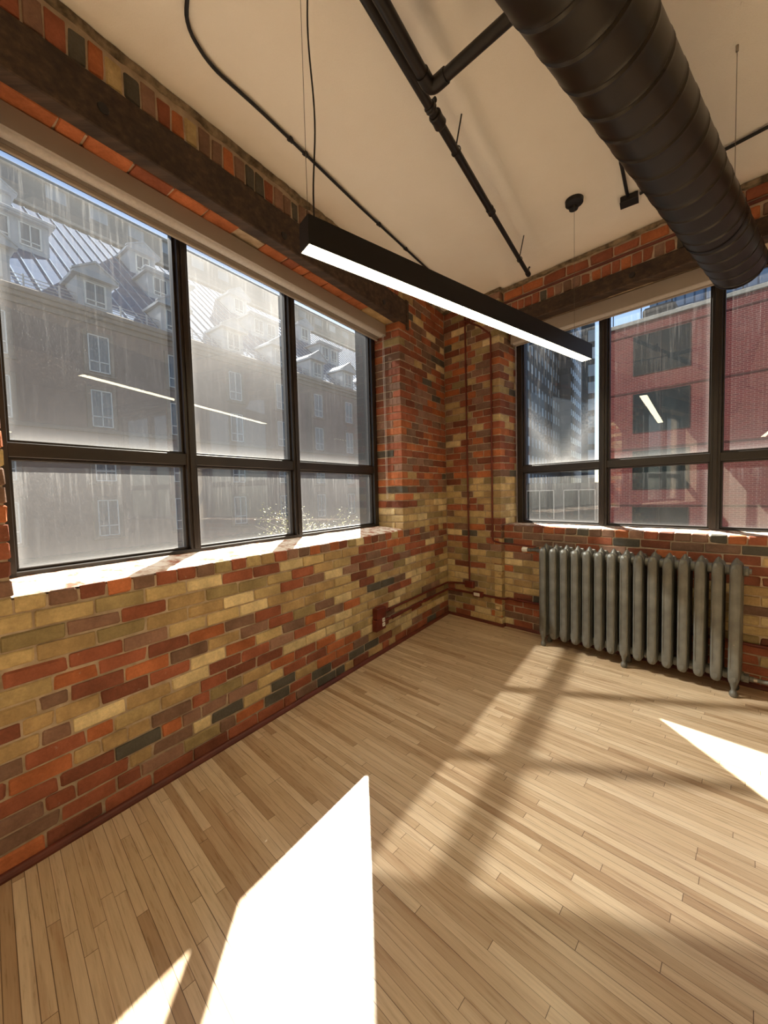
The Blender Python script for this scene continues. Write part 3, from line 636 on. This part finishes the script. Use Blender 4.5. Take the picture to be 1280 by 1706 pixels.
# =================================================================== RADIATOR
RU0,RP,NS=1.275,.0966,15
ZB,ZT=.085,.945
root=tag(thing('radiator',R((RU0+.7),.13,0)),'gunmetal cast iron column radiator with fifteen sections under the right window','radiator')
def rsec(u):
    """one cast-iron section: three flattened columns joined by rounded heads"""
    mb=MB(); bmw=.031
    for vc,hw,hd in ((.212,.0325,.026),(.158,.0360,.025),(.107,.0360,.025),(.060,.0360,.024)):
        zs=[ZB,ZB+.012,ZB+.035,ZB+.08,ZB+.14,.5,ZT-.14,ZT-.08,ZT-.035,ZT-.012,ZT]
        sc=[.45,.75,.95,1.06,1,1,1,1.06,.98,.8,.5]
        rings=[]; n=16
        for z,s in zip(zs,sc):
            for k in range(n):
                a=2*PI*k/n; cx_,sy_=math.cos(a),math.sin(a)
                x=hw*math.copysign(abs(cx_)**.42,cx_)*(min(s,1.0)); y=hd*math.copysign(abs(sy_)**.55,sy_)*s
                rings.append(R(u+x,vc+y-(.018*(1-min(s,1)) if vc>.2 else 0),z))
        m_=len(zs); fs=[(i*n+k,i*n+(k+1)%n,(i+1)*n+(k+1)%n,(i+1)*n+k) for i in range(m_-1) for k in range(n)]+[tuple(range(n)),tuple((m_-1)*n+k for k in range(n))]
        mb.add(rings,fs)
    # rounded heads along v, top and bottom
    for z,hz in ((ZT-.05,.048),(ZB+.045,.046)):
        n=16; prof=[(.044,.45),(.052,.75),(.075,.98),(.11,.9),(.14,1.0),(.175,.9),(.212,1.02),(.228,.85),(.238,.45)]
        vs_=[]
        for v,s in prof:
            for k in range(n): a=2*PI*k/n; vs_.append(R(u+.0285*min(1,s)*math.cos(a),v,z+hz*s*math.sin(a)))
        m_=len(prof); fs=[(i*n+k,i*n+(k+1)%n,(i+1)*n+(k+1)%n,(i+1)*n+k) for i in range(m_-1) for k in range(n)]+[tuple(range(n)),tuple((m_-1)*n+k for k in range(n))]
        mb.add(vs_,fs)
    # little crest on top
    mb.tube([R(u,.14,ZT-.01),R(u,.14,ZT+.012),R(u,.14,ZT+.028),R(u,.14,ZT+.034)],[.030,.020,.009,.003],12)
    # hubs joining the sections
    for z in (ZT-.055,ZB+.05): mb.tube([R(u-RP/2,.14,z),R(u-RP/2+.012,.14,z),R(u-RP/2+.014,.14,z),R(u+RP/2-.014,.14,z),R(u+RP/2-.012,.14,z),R(u+RP/2,.14,z)],[.036,.036,.029,.029,.036,.036],16)
    # raised rib on the front column
    mb.box(R,u-.0215,u-.0185,.236,.2395,ZB+.12,ZT-.12); mb.box(R,u+.0185,u+.0215,.236,.2395,ZB+.12,ZT-.12)
    return mb
def rfoot(u,v):
    mb=MB(); mb.tube([R(u,v,ZB+.04),R(u,v,ZB),R(u,v,.055),R(u,v,.042),R(u,v,.034),R(u,v,.016),R(u,v,.004),R(u,v,0)],[.026,.020,.013,.016,.022,.025,.020,.017],16); return mb
for i in range(NS):
    u=RU0+RP*i
    if i==0: s0=rsec(u).build('radiator_section',MT['iron'],root,smooth=True)
    else:
        c=s0.copy(); COL.objects.link(c); c.parent=root; c.location=dR*(RP*i)
    if i in (0,7,14):
        for v in (.212,.072): rfoot(u,v).build('foot',MT['iron'],root,smooth=True)
uE=RU0+RP*14
mb=MB(); mb.tube([R(uE+.04,.14,ZT-.055),R(uE+.062,.14,ZT-.055),R(uE+.066,.14,ZT-.055),R(uE+.078,.14,ZT-.055)],[.034,.034,.018,.018],8); mb.build('end_plug',MT['iron'],root)
mb=MB(); mb.tube([R(uE,.240,.38),R(uE,.244,.38)],.003,8); mb.build('air_vent',MT['steel'],root)
# valves
root=tag(thing('radiator_valve',R(1.03,.12,.90)),'white-capped radiator valve at the top left of the radiator','valve')
zv=ZT-.045
mb=MB(); mb.tube([R(1.225,.14,zv),R(1.19,.14,zv),R(1.185,.14,zv),R(1.13,.14,zv),R(1.125,.14,zv),R(1.09,.14,zv)],[.020,.020,.013,.013,.020,.018],14); mb.tube([R(1.115,.14,zv),R(1.115,-.04,zv)],.011,12); mb.build('valve_body',MT['iron'],root,smooth=True)
mb=MB(); mb.tube([R(1.09,.14,zv),R(1.082,.14,zv),R(1.05,.14,zv),R(1.035,.14,zv),R(1.03,.14,zv)],[.016,.024,.0265,.022,.010],20); mb.build('valve_cap',MT['white'],root,smooth=True)
root=tag(thing('radiator_valve',R(2.75,.12,.1)),'metal radiator valve near the floor at the right end of the radiator','valve')
zv=ZB+.045
mb=MB(); mb.tube([R(uE+.045,.14,zv),R(uE+.075,.14,zv),R(uE+.077,.14,zv),R(uE+.10,.14,zv)],[.032,.032,.020,.020],8); mb.tube([R(uE+.10,.14,zv),R(uE+.19,.14,zv),R(uE+.21,.14,zv)],[.014,.016,.022],14); mb.tube([R(uE+.205,.14,zv),R(uE+.205,.14,0)],.012,12); mb.build('valve_body',MT['iron'],root,smooth=True)
mb=MB(); mb.tube([R(uE+.10,.14,zv),R(uE+.118,.14,zv)],.0165,14); mb.build('union_nut',MT['steel'],root,smooth=True)
mb=MB(); mb.tube([R(uE+.205,.14,zv+.005),R(uE+.215,.155,zv+.03),R(uE+.22,.16,zv+.042)],[.020,.026,.016],16); mb.build('valve_cap',MT['steel'],root,smooth=True)
mb=MB(); mb.tube([R(uE+.205,.14,.001),R(uE+.205,.14,.012)],[.034,.028],20); mb.build('floor_flange',MT['red'],root,smooth=True)
# =================================================================== RED PAINTED PIPES AND BOXES
def cond(name,paths,r,label,clips=(),joint=()):
    p0=paths[0][0]; root=tag(thing(name,p0),label,'conduit')
    mb=MB()
    for p in paths: mb.tube(arc(p,.03,5),r,12)
    mb.build('conduit_run',MT['red'],root,smooth=True)
    for a,b_ in clips:
        c=MB(); c.tube([a,b_],r+.005,12); c.build('conduit_clip',MT['red'],root,smooth=True)
    return root
cond('wall_conduit',[[L(1.40,.017,.388),L(.06,.017,.395),R(.06,.017,.395),R(.28,.017,.415)]],.0105,'upper dark red conduit along the left wall from the outlet into the corner',[(L(1.30,.017,.389),L(1.27,.017,.389))])
cond('wall_conduit',[[L(1.40,.017,.300),L(.05,.017,.31),R(.05,.017,.31),R(.71,.017,.315),R(RJ+.02,.010,.315),R(RJ+.03,VR+.017,.315),R(4.4,VR+.017,.322)]],.0125,'lower dark red conduit running through the corner, around the pier and behind the radiator',[(L(1.25,.017,.300),L(1.07,.017,.302)),(L(.62,.017,.306),L(.45,.017,.307)),(R(.85,VR+.017,.315),R(.89,VR+.017,.315))])
cond('wall_conduit',[[R(.307,.014,3.60),R(.312,.014,1.9),R(.322,.014,.44)]],.0095,'vertical dark red conduit on the corner pier dropping to the red junction box',[(R(.311,.014,2.9),R(.311,.014,2.94)),(R(.318,.014,1.3),R(.318,.014,1.33))])
cond('wall_conduit',[[R(.30,.030,3.42),R(.50,.030,3.30),R(.636,.026,3.17),R(.63,.014,2.3),R(.626,.014,.945),R(.72,.014,.925),R(RJ+.02,.014,.925),R(1.11,.0,.915)]],.0095,'dark red pipe down the pier edge that turns across to the radiator valve',[(R(.633,.014,1.8),R(.633,.014,1.83))])
root=tag(thing('junction_box',R(.325,.02,.41)),'dark red junction box at the foot of the vertical conduit on the pier','electrical box')
mb=MB(); mb.cbox(R,.27,.385,0,.046,.375,.45,.005); mb.build('box_body',MT['red'],root)
mb=MB(); mb.cbox(R,.275,.38,.046,.050,.38,.445,.002); mb.build('box_cover',MT['red'],root)
root=tag(thing('label_box',R(.43,.02,.31)),'small dark red outlet box with a white face low on the corner pier','electrical box')
mb=MB(); mb.cbox(R,.375,.500,0,.040,.283,.345,.005); mb.build('box_body',MT['red'],root)
mb=MB(); mb.cbox(R,.392,.470,.040,.0425,.296,.332,.002); mb.build('face_plate',MT['white'],root)
root=tag(thing('power_outlet',L(1.46,.02,.35)),'dark red double power outlet box on the left wall near the corner','outlet')
mb=MB(); mb.cbox(L,1.40,1.535,0,.058,.355,.455,.005); mb.cbox(L,1.40,1.545,0,.052,.245,.352,.005); mb.build('box_body',MT['red'],root)
for z in (.275,.318):
    for uu in (1.425,):
        q=MB(); q.cbox(L,1.418,1.456,.052,.056,z-.0,z+.034,.004); q.build('socket_face',MT['white'],root)
        q=MB()
        for du in (.011,.024): q.box(L,1.418+du,1.418+du+.003,.056,.0566,z+.012,z+.024)
        q.build('socket_slots',MT['black'],root)
# =================================================================== OUTDOORS : street
mb=MB(); mb.box(W,-140,140,-20,240,-6.4,-6.2); tag(mb.build('street_ground',MT['asphalt']),kind='structure')
# ---- hotel
VF=-23.67; EZ=12.06; SL=.88; NC=9
hotel=tag(thing('hotel_building',L(-15,VF,-6.2)),'long grey-brown hotel with a blue metal mansard roof and white dormers, filling the left window','building')
mb=MB(); mb.box(L,-44,14,VF-13,VF,-6.2,EZ-.55); mb.build('hotel_wall',MT['stucco'],hotel)
mb=MB(); mb.cbox(L,-44,14,VF-.2,VF+.30,EZ-.50,EZ-.28,.03); mb.cbox(L,-44,14,VF-.2,VF+.42,EZ-.28,EZ-.02,.04); mb.cbox(L,-44,14,VF-.2,VF+.10,EZ-.8,EZ-.5,.02); mb.build('hotel_cornice',MT['stucco_trim'],hotel)
mb=MB(); mb.cbox(L,-44,14,VF,VF+.10,5.28,5.50,.02); mb.build('string_course',MT['stucco_trim'],hotel)
mb=MB(); mb.cbox(L,-44,14,VF-.1,VF+.5,-1.55,-1.32,.03); mb.box(L,-44,14,VF,VF+.35,-6.2,-1.5); mb.build('hotel_plinth',MT['asphalt'],hotel)
VT=-36.5; ZT2=EZ+SL*(VF-VT)
mb=MB(); mb.add([L(-44,VF+.1,EZ-.05),L(14,VF+.1,EZ-.05),L(14,VT,ZT2),L(-44,VT,ZT2),L(-44,VT,EZ-.5),L(14,VT,EZ-.5)],[(0,1,2,3),(0,3,4),(1,5,2),(3,2,5,4),(0,4,5,1)]); rf=mb.build('hotel_roof',MT['roof_metal'],hotel)
mb=MB(); u=-43.8
nrm=Vector((0,0,1))*.75+nL*.66
while u<14:
    a=L(u,VF+.08,EZ-.03); b_=L(u,VT,ZT2); mb.poly([a,a+dL*.05,b_+dL*.05,b_],nrm*.06); u+=.80
rs=tag(mb.build('roof_seams',MT['seam'],hotel),kind='stuff'); rs.parent=rf
# snow guard rails along the eaves
mb=MB()
for h in (.25,.42,.59,.76): mb.tube([L(-44,VF-.25,EZ+h),L(14,VF-.25,EZ+h)],.022,6)
mb.build('snow_rail',MT['dormer'],hotel)
u=-43
while u<14:
    mb=MB(); mb.box(L,u,u+.07,VF-.29,VF-.21,EZ-.02,EZ+.85); mb.build('rail_post',MT['dormer'],hotel); u+=1.43
# windows of the facade: one object each
def makewin(uc,z0,w,h,vf,parent,src=None,surround=True):
    if src is None:
        mb=MB()
        if surround:
            for bx in ((uc-w/2-.22,uc-w/2,z0-.1,z0+h+.2),(uc+w/2,uc+w/2+.22,z0-.1,z0+h+.2),(uc-w/2,uc+w/2,z0+h,z0+h+.2),(uc-w/2-.28,uc+w/2+.28,z0-.2,z0-.08)): mb.cbox(L,bx[0],bx[1],vf-.02,vf+.06,bx[2],bx[3],.015)
        else: mb.cbox(L,uc-w/2-.06,uc+w/2+.06,vf-.02,vf+.03,z0-.06,z0+h+.06,.01)
        r=mb.build('window_surround',MT['stucco_trim'] if surround else MT['dormer'],parent)
        g_=MB(); g_.box(L,uc-w/2,uc+w/2,vf-.01,vf+.012,z0,z0+h); gg=g_.build('glass_pane',MT['hotel_glass'],parent); gg.parent=r
        s=MB(); t=.055
        for bx in ((uc-w/2,uc-w/2+t,z0,z0+h),(uc+w/2-t,uc+w/2,z0,z0+h),(uc-w/2,uc+w/2,z0,z0+t),(uc-w/2,uc+w/2,z0+h-t,z0+h),(uc-t/2,uc+t/2,z0,z0+h),(uc-w/2,uc+w/2,z0+h*.27,z0+h*.27+t)): s.box(L,bx[0],bx[1],vf+.0,vf+.045,bx[2],bx[3])
        ss=s.build('sash_bars',MT['white_frame'],parent); ss.parent=r
        return r
def dupwin(src,off):
    c=src.copy(); COL.objects.link(c); c.location=Vector(src.location)+off
    for ch in src.children:
        d_=ch.copy(); COL.objects.link(d_); d_.parent=c
    return c
C0=-4.47; CP=4.29
w0=makewin(C0,8.68,1.02,2.05,VF,hotel)
for row,z in enumerate((8.68,5.62,2.56,-.55)):
    for i in range(-2,8):
        if row==0 and i==0: continue
        dupwin(w0,dL*(-CP*i)+Vector((0,0,z-8.68)))
def dormer(uc,vf,z0,w,hb,hp,nw,parent,src=None):
    """cheeks + front + roof; returns its body so it can be copied"""
    if True:
        zr=z0+hb; back=vf-(zr+.2-z0)/SL
        mb=MB(); mb.box(L,uc-w/2,uc+w/2,back,vf,z0-.02,zr); r=mb.build('dormer',MT['dormer'],parent)
        mb=MB(); ov=.22; y0=vf+.28
        if hp>0:
            fr=[(uc-w/2-ov,zr),(uc-w/2-ov,zr+.16),(uc,zr+hp),(uc+w/2+ov,zr+.16),(uc+w/2+ov,zr)]
            mb.poly([L(a,y0,b_) for a,b_ in fr],nL*(-(y0-(vf-(zr+hp*.6-z0)/SL))))
            mb.poly([L(uc-w/2-ov-.05,y0+.05,zr-.02),L(uc-w/2-ov-.05,y0+.05,zr+.10),L(uc+w/2+ov+.05,y0+.05,zr+.10),L(uc+w/2+ov+.05,y0+.05,zr-.02)],nL*-.35)
            for sg in (-1,1): mb.poly([L(uc+sg*(w/2+ov+.08),y0+.06,zr+.10),L(uc+sg*(w/2+ov+.08),y0+.06,zr+.20),L(uc,y0+.06,zr+hp+.10),L(uc,y0+.06,zr+hp-.03)],nL*-.3)
        else:
            mb.box(L,uc-w/2-ov,uc+w/2+ov,vf-(hb+.5)/SL,y0,zr,zr+.14); mb.cbox(L,uc-w/2-ov-.08,uc+w/2+ov+.08,vf-.2,y0+.08,zr+.10,zr+.28,.03)
        k=mb.build('dormer_roof',MT['dormer'],parent); k.parent=r
        ww=.98
        for j in range(nw):
            ucj=uc+(j-(nw-1)/2)*1.42; h=hb-.45; zz=z0+.28
            g_=MB(); g_.box(L,ucj-ww/2,ucj+ww/2,vf-.01,vf+.015,zz,zz+h); gg=g_.build('glass_pane',MT['hotel_glass'],parent); gg.parent=r
            s=MB(); t=.06
            for bx in ((ucj-ww/2-.03,ucj-ww/2+t,zz,zz+h),(ucj+ww/2-t,ucj+ww/2+.03,zz,zz+h),(ucj-ww/2,ucj+ww/2,zz-.02,zz+t),(ucj-ww/2,ucj+ww/2,zz+h-t,zz+h),(ucj-t/2,ucj+t/2,zz,zz+h),(ucj-ww/2,ucj+ww/2,zz+h*.2,zz+h*.2+t)): s.box(L,bx[0],bx[1],vf,vf+.05,bx[2],bx[3])
            ss=s.build('sash_bars',MT['white_frame'],parent); ss.parent=r
        return r
d1=dormer(C0+.02,VF+.05,EZ-.05,1.62,1.72,.85,1,hotel)
for i in range(-2,8):
    if i: dupwin(d1,dL*(-CP*i))
VS=-28.47; zs_=EZ+SL*(VF-VS)
d2=dormer(-2.25,VS,zs_+.05,3.15,1.75,0,2,hotel)
d3=dormer(-2.0,-32.1,EZ+SL*(VF+32.1)+.0,1.9,1.75,.85,1,hotel)
for i in range(-1,4):
    if i: dupwin(d2,dL*(-8.75*i)); dupwin(d3,dL*(-8.75*i))
# block behind the hotel
bh=tag(thing('apartment_block',L(-20,-41.3,-6.2)),'pale grey stone block with banded floors rising behind the hotel roof','building')
mb=MB(); mb.box(L,-90,8,-55,-41.3,-6.2,29.1); mb.build('block_wall',MT['far_stone'],bh)
mb=MB()
for z in (22.6,24.3,26.2,28.9): mb.cbox(L,-90,8.3,-42,-41.3+.35,z,z+.3,.04)
mb.build('stone_bands',MT['coping'],bh)
# ---- red brick building
VB=-24.65
rb=tag(thing('brick_building',R(2,VB,-6.2)),'red brick building with dark green windows across the street, outside the right window','building')
XL=-5.35
mb=MB(); mb.box(R,XL,24,VB-12,VB,-6.2,11.6); mb.build('brick_facade',MT['redbrick'],rb)
mb=MB(); mb.cbox(R,XL-.1,24,VB-12,VB+.12,11.55,11.8,.03); mb.build('parapet_coping',MT['coping'],rb)
mb=MB()
for z in (10.9,7.36,3.82,.28): mb.cbox(R,XL-.02,24,VB-.02,VB+.035,z,z+.1,.01)
mb.build('brick_band',simple('dark_brick_course',(92,42,38),(80,36,33),.9),rb)  # courses of darker red brick at the window heads
for ci,uc in enumerate((-2.42,11.5)):
    for z in (8.4,4.86,1.32,-2.2):
        w=2.85; h=2.42
        mb=MB(); mb.box(R,uc-w/2,uc+w/2,VB-.02,VB+.012,z,z+h); wn_=mb.build('dark_window',MT['dark_glass'],rb)
        s=MB()
        for bx in ((uc-w/2,uc-w/2+.05,z,z+h),(uc+w/2-.05,uc+w/2,z,z+h),(uc-w/2,uc+w/2,z,z+.05),(uc-w/2,uc+w/2,z+h-.05,z+h),(uc-.035,uc+.035,z,z+h)): s.box(R,bx[0],bx[1],VB,VB+.04,bx[2],bx[3])
        k=s.build('window_bars',MT['pipe'],rb); k.parent=wn_
# roof clutter
rl=tag(thing('roof_railing',R(0,VB-.3,11.8)),'thin dark railing standing on the roof edge of the red brick building','railing')
for u in [XL+.3+1.55*i for i in range(10)]:
    mb=MB(); mb.tube([R(u,VB-.3,11.75),R(u,VB-.3,13.4)],.03,6); mb.build('railing_post',MT['pipe'],rl)
mb=MB(); mb.tube([R(XL+.3,VB-.3,13.3),R(9,VB-.3,13.3)],.025,6); mb.build('top_rail',MT['pipe'],rl)
ac=tag(thing('rooftop_unit',R(-2.2,VB-1.6,11.8)),'dark rooftop unit with a pale tray on the red brick building','machine')
mb=MB(); mb.cbox(R,-3.6,-1.9,VB-2.4,VB-.9,11.8,12.75,.15); mb.build('unit_body',MT['asphalt'],ac)
mb=MB(); mb.cbox(R,-1.9,-1.0,VB-1.7,VB-.9,12.0,12.2,.04); mb.build('tray',MT['coping'],ac)
# ---- towers, far
def tower(a0,a1,dist,depth,top,mat,name,label):
    def pt(a,dd): return az(a)*dd
    p=[pt(a0,dist),pt(a1,dist),pt(a1,dist+depth),pt(a0,dist+depth)]
    o=tag(thing(name,(p[0]+p[1])/2+Vector((0,0,-6.2))),label,'building')
    mb=MB(); mb.poly([q+Vector((0,0,-6.2)) for q in p],Vector((0,0,top+6.2))); mb.build('tower_wall',mat,o)
    mb=MB(); mb.poly([q+Vector((0,0,top)) for q in p],Vector((0,0,1.2))); mb.build('roof_parapet',MT['coping'],o)
    return o
def towerL(p0,length,depth,top,mat,name,label):
    o=tag(thing(name,p0+Vector((0,0,-6.2))),label,'building'); e_=-dL
    p=[p0,p0+e_*length,p0+e_*length-nL*depth,p0-nL*depth]
    mb=MB(); mb.poly([q+Vector((0,0,-6.2)) for q in p],Vector((0,0,top+6.2))); mb.build('tower_wall',mat,o)
    mb=MB(); mb.poly([q+Vector((0,0,top)) for q in p],Vector((0,0,1.2))); mb.build('roof_parapet',MT['coping'],o)
towerL(Vector((15.0,49.6,0)),37.5,18,68,MT['tower_a'],'office_tower','dark grey tower with rows of paired windows at the left of the right window')
towerL(Vector((40.2,82.5,0)),21,16,96,MT['tower_b'],'office_tower','paler slim grey tower beside the dark grey tower')
tower(27.2,28.75,84,14,86,MT['tower_c'],'apartment_tower','green-black balcony tower next to the strip of sky')
tower(34.5,50,120,25,62,MT['tower_d'],'glass_tower','blue glass tower rising behind the red brick building')
# low roof building in front of the towers
lb=tag(thing('low_building',R(-12,-27,-6.2)),'low dark building with a pale ledge at the foot of the grey towers','building')
mb=MB(); mb.box(R,-26,-6.8,-34,-27,-6.2,1.9); mb.build('low_wall',MT['asphalt'],lb)
mb=MB(); mb.cbox(R,-26,-6.7,-27.2,-26.5,-1.5,-1.2,.04); mb.build('ledge',MT['coping'],lb)
for u in (-24,-21,-18,-15,-12,-9):
    mb=MB(); mb.box(R,u,u+2.3,-27.02,-26.96,-.9,1.4); k=mb.build('low_window',MT['dark_glass'],lb)
    mb=MB()
    for bx in ((u,u+.07,-.9,1.4),(u+2.23,u+2.3,-.9,1.4),(u,u+2.3,1.33,1.4),(u+1.1,u+1.17,-.9,1.4)): mb.box(R,bx[0],bx[1],-27,-26.93,bx[2],bx[3])
    kk=mb.build('window_bars',MT['coping'],lb); kk.parent=k
# ---- street tree
tb=L(-5.9,-8.6,-6.2)
tr=tag(thing('street_tree',tb),'sparse tree top with pale yellow leaves at the bottom of the left window','tree')
mb=MB(); mb.tube([tb,tb+Vector((.1,0,3)),tb+Vector((0,.1,6.0))],[.14,.10,.06],10)
leaves=MB(); rnd=random.Random(5)
for i in range(34):
    a=rnd.uniform(0,2*PI); l=rnd.uniform(1.0,2.2); p=tb+Vector((0,.05,rnd.uniform(5.0,6.0))); q=p+Vector((math.cos(a)*l,math.sin(a)*l,rnd.uniform(.5,1.45)))
    md=(p+q)/2+Vector((rnd.uniform(-.1,.1),rnd.uniform(-.1,.1),.15)); mb.tube([p,md,q],[.03,.018,.007],5)
    for j in range(42):
        t=rnd.uniform(.35,1.05); c=p*(1-t)+q*t+Vector((rnd.uniform(-.25,.25),rnd.uniform(-.25,.25),rnd.uniform(-.2,.2)))
        x=Vector((rnd.uniform(-1,1),rnd.uniform(-1,1),rnd.uniform(-.6,.6))).normalized(); y=x.cross(Vector((rnd.uniform(-1,1),rnd.uniform(-1,1),1))).normalized(); s=rnd.uniform(.025,.045)
        leaves.add([c-x*s,c+y*s*.55,c+x*s,c-y*s*.55],[(0,1,2,3)])
mb.build('trunk',MT['bark'],tr,smooth=True); tag(leaves.build('foliage',MT['leaf'],tr,recalc=False),kind='stuff')
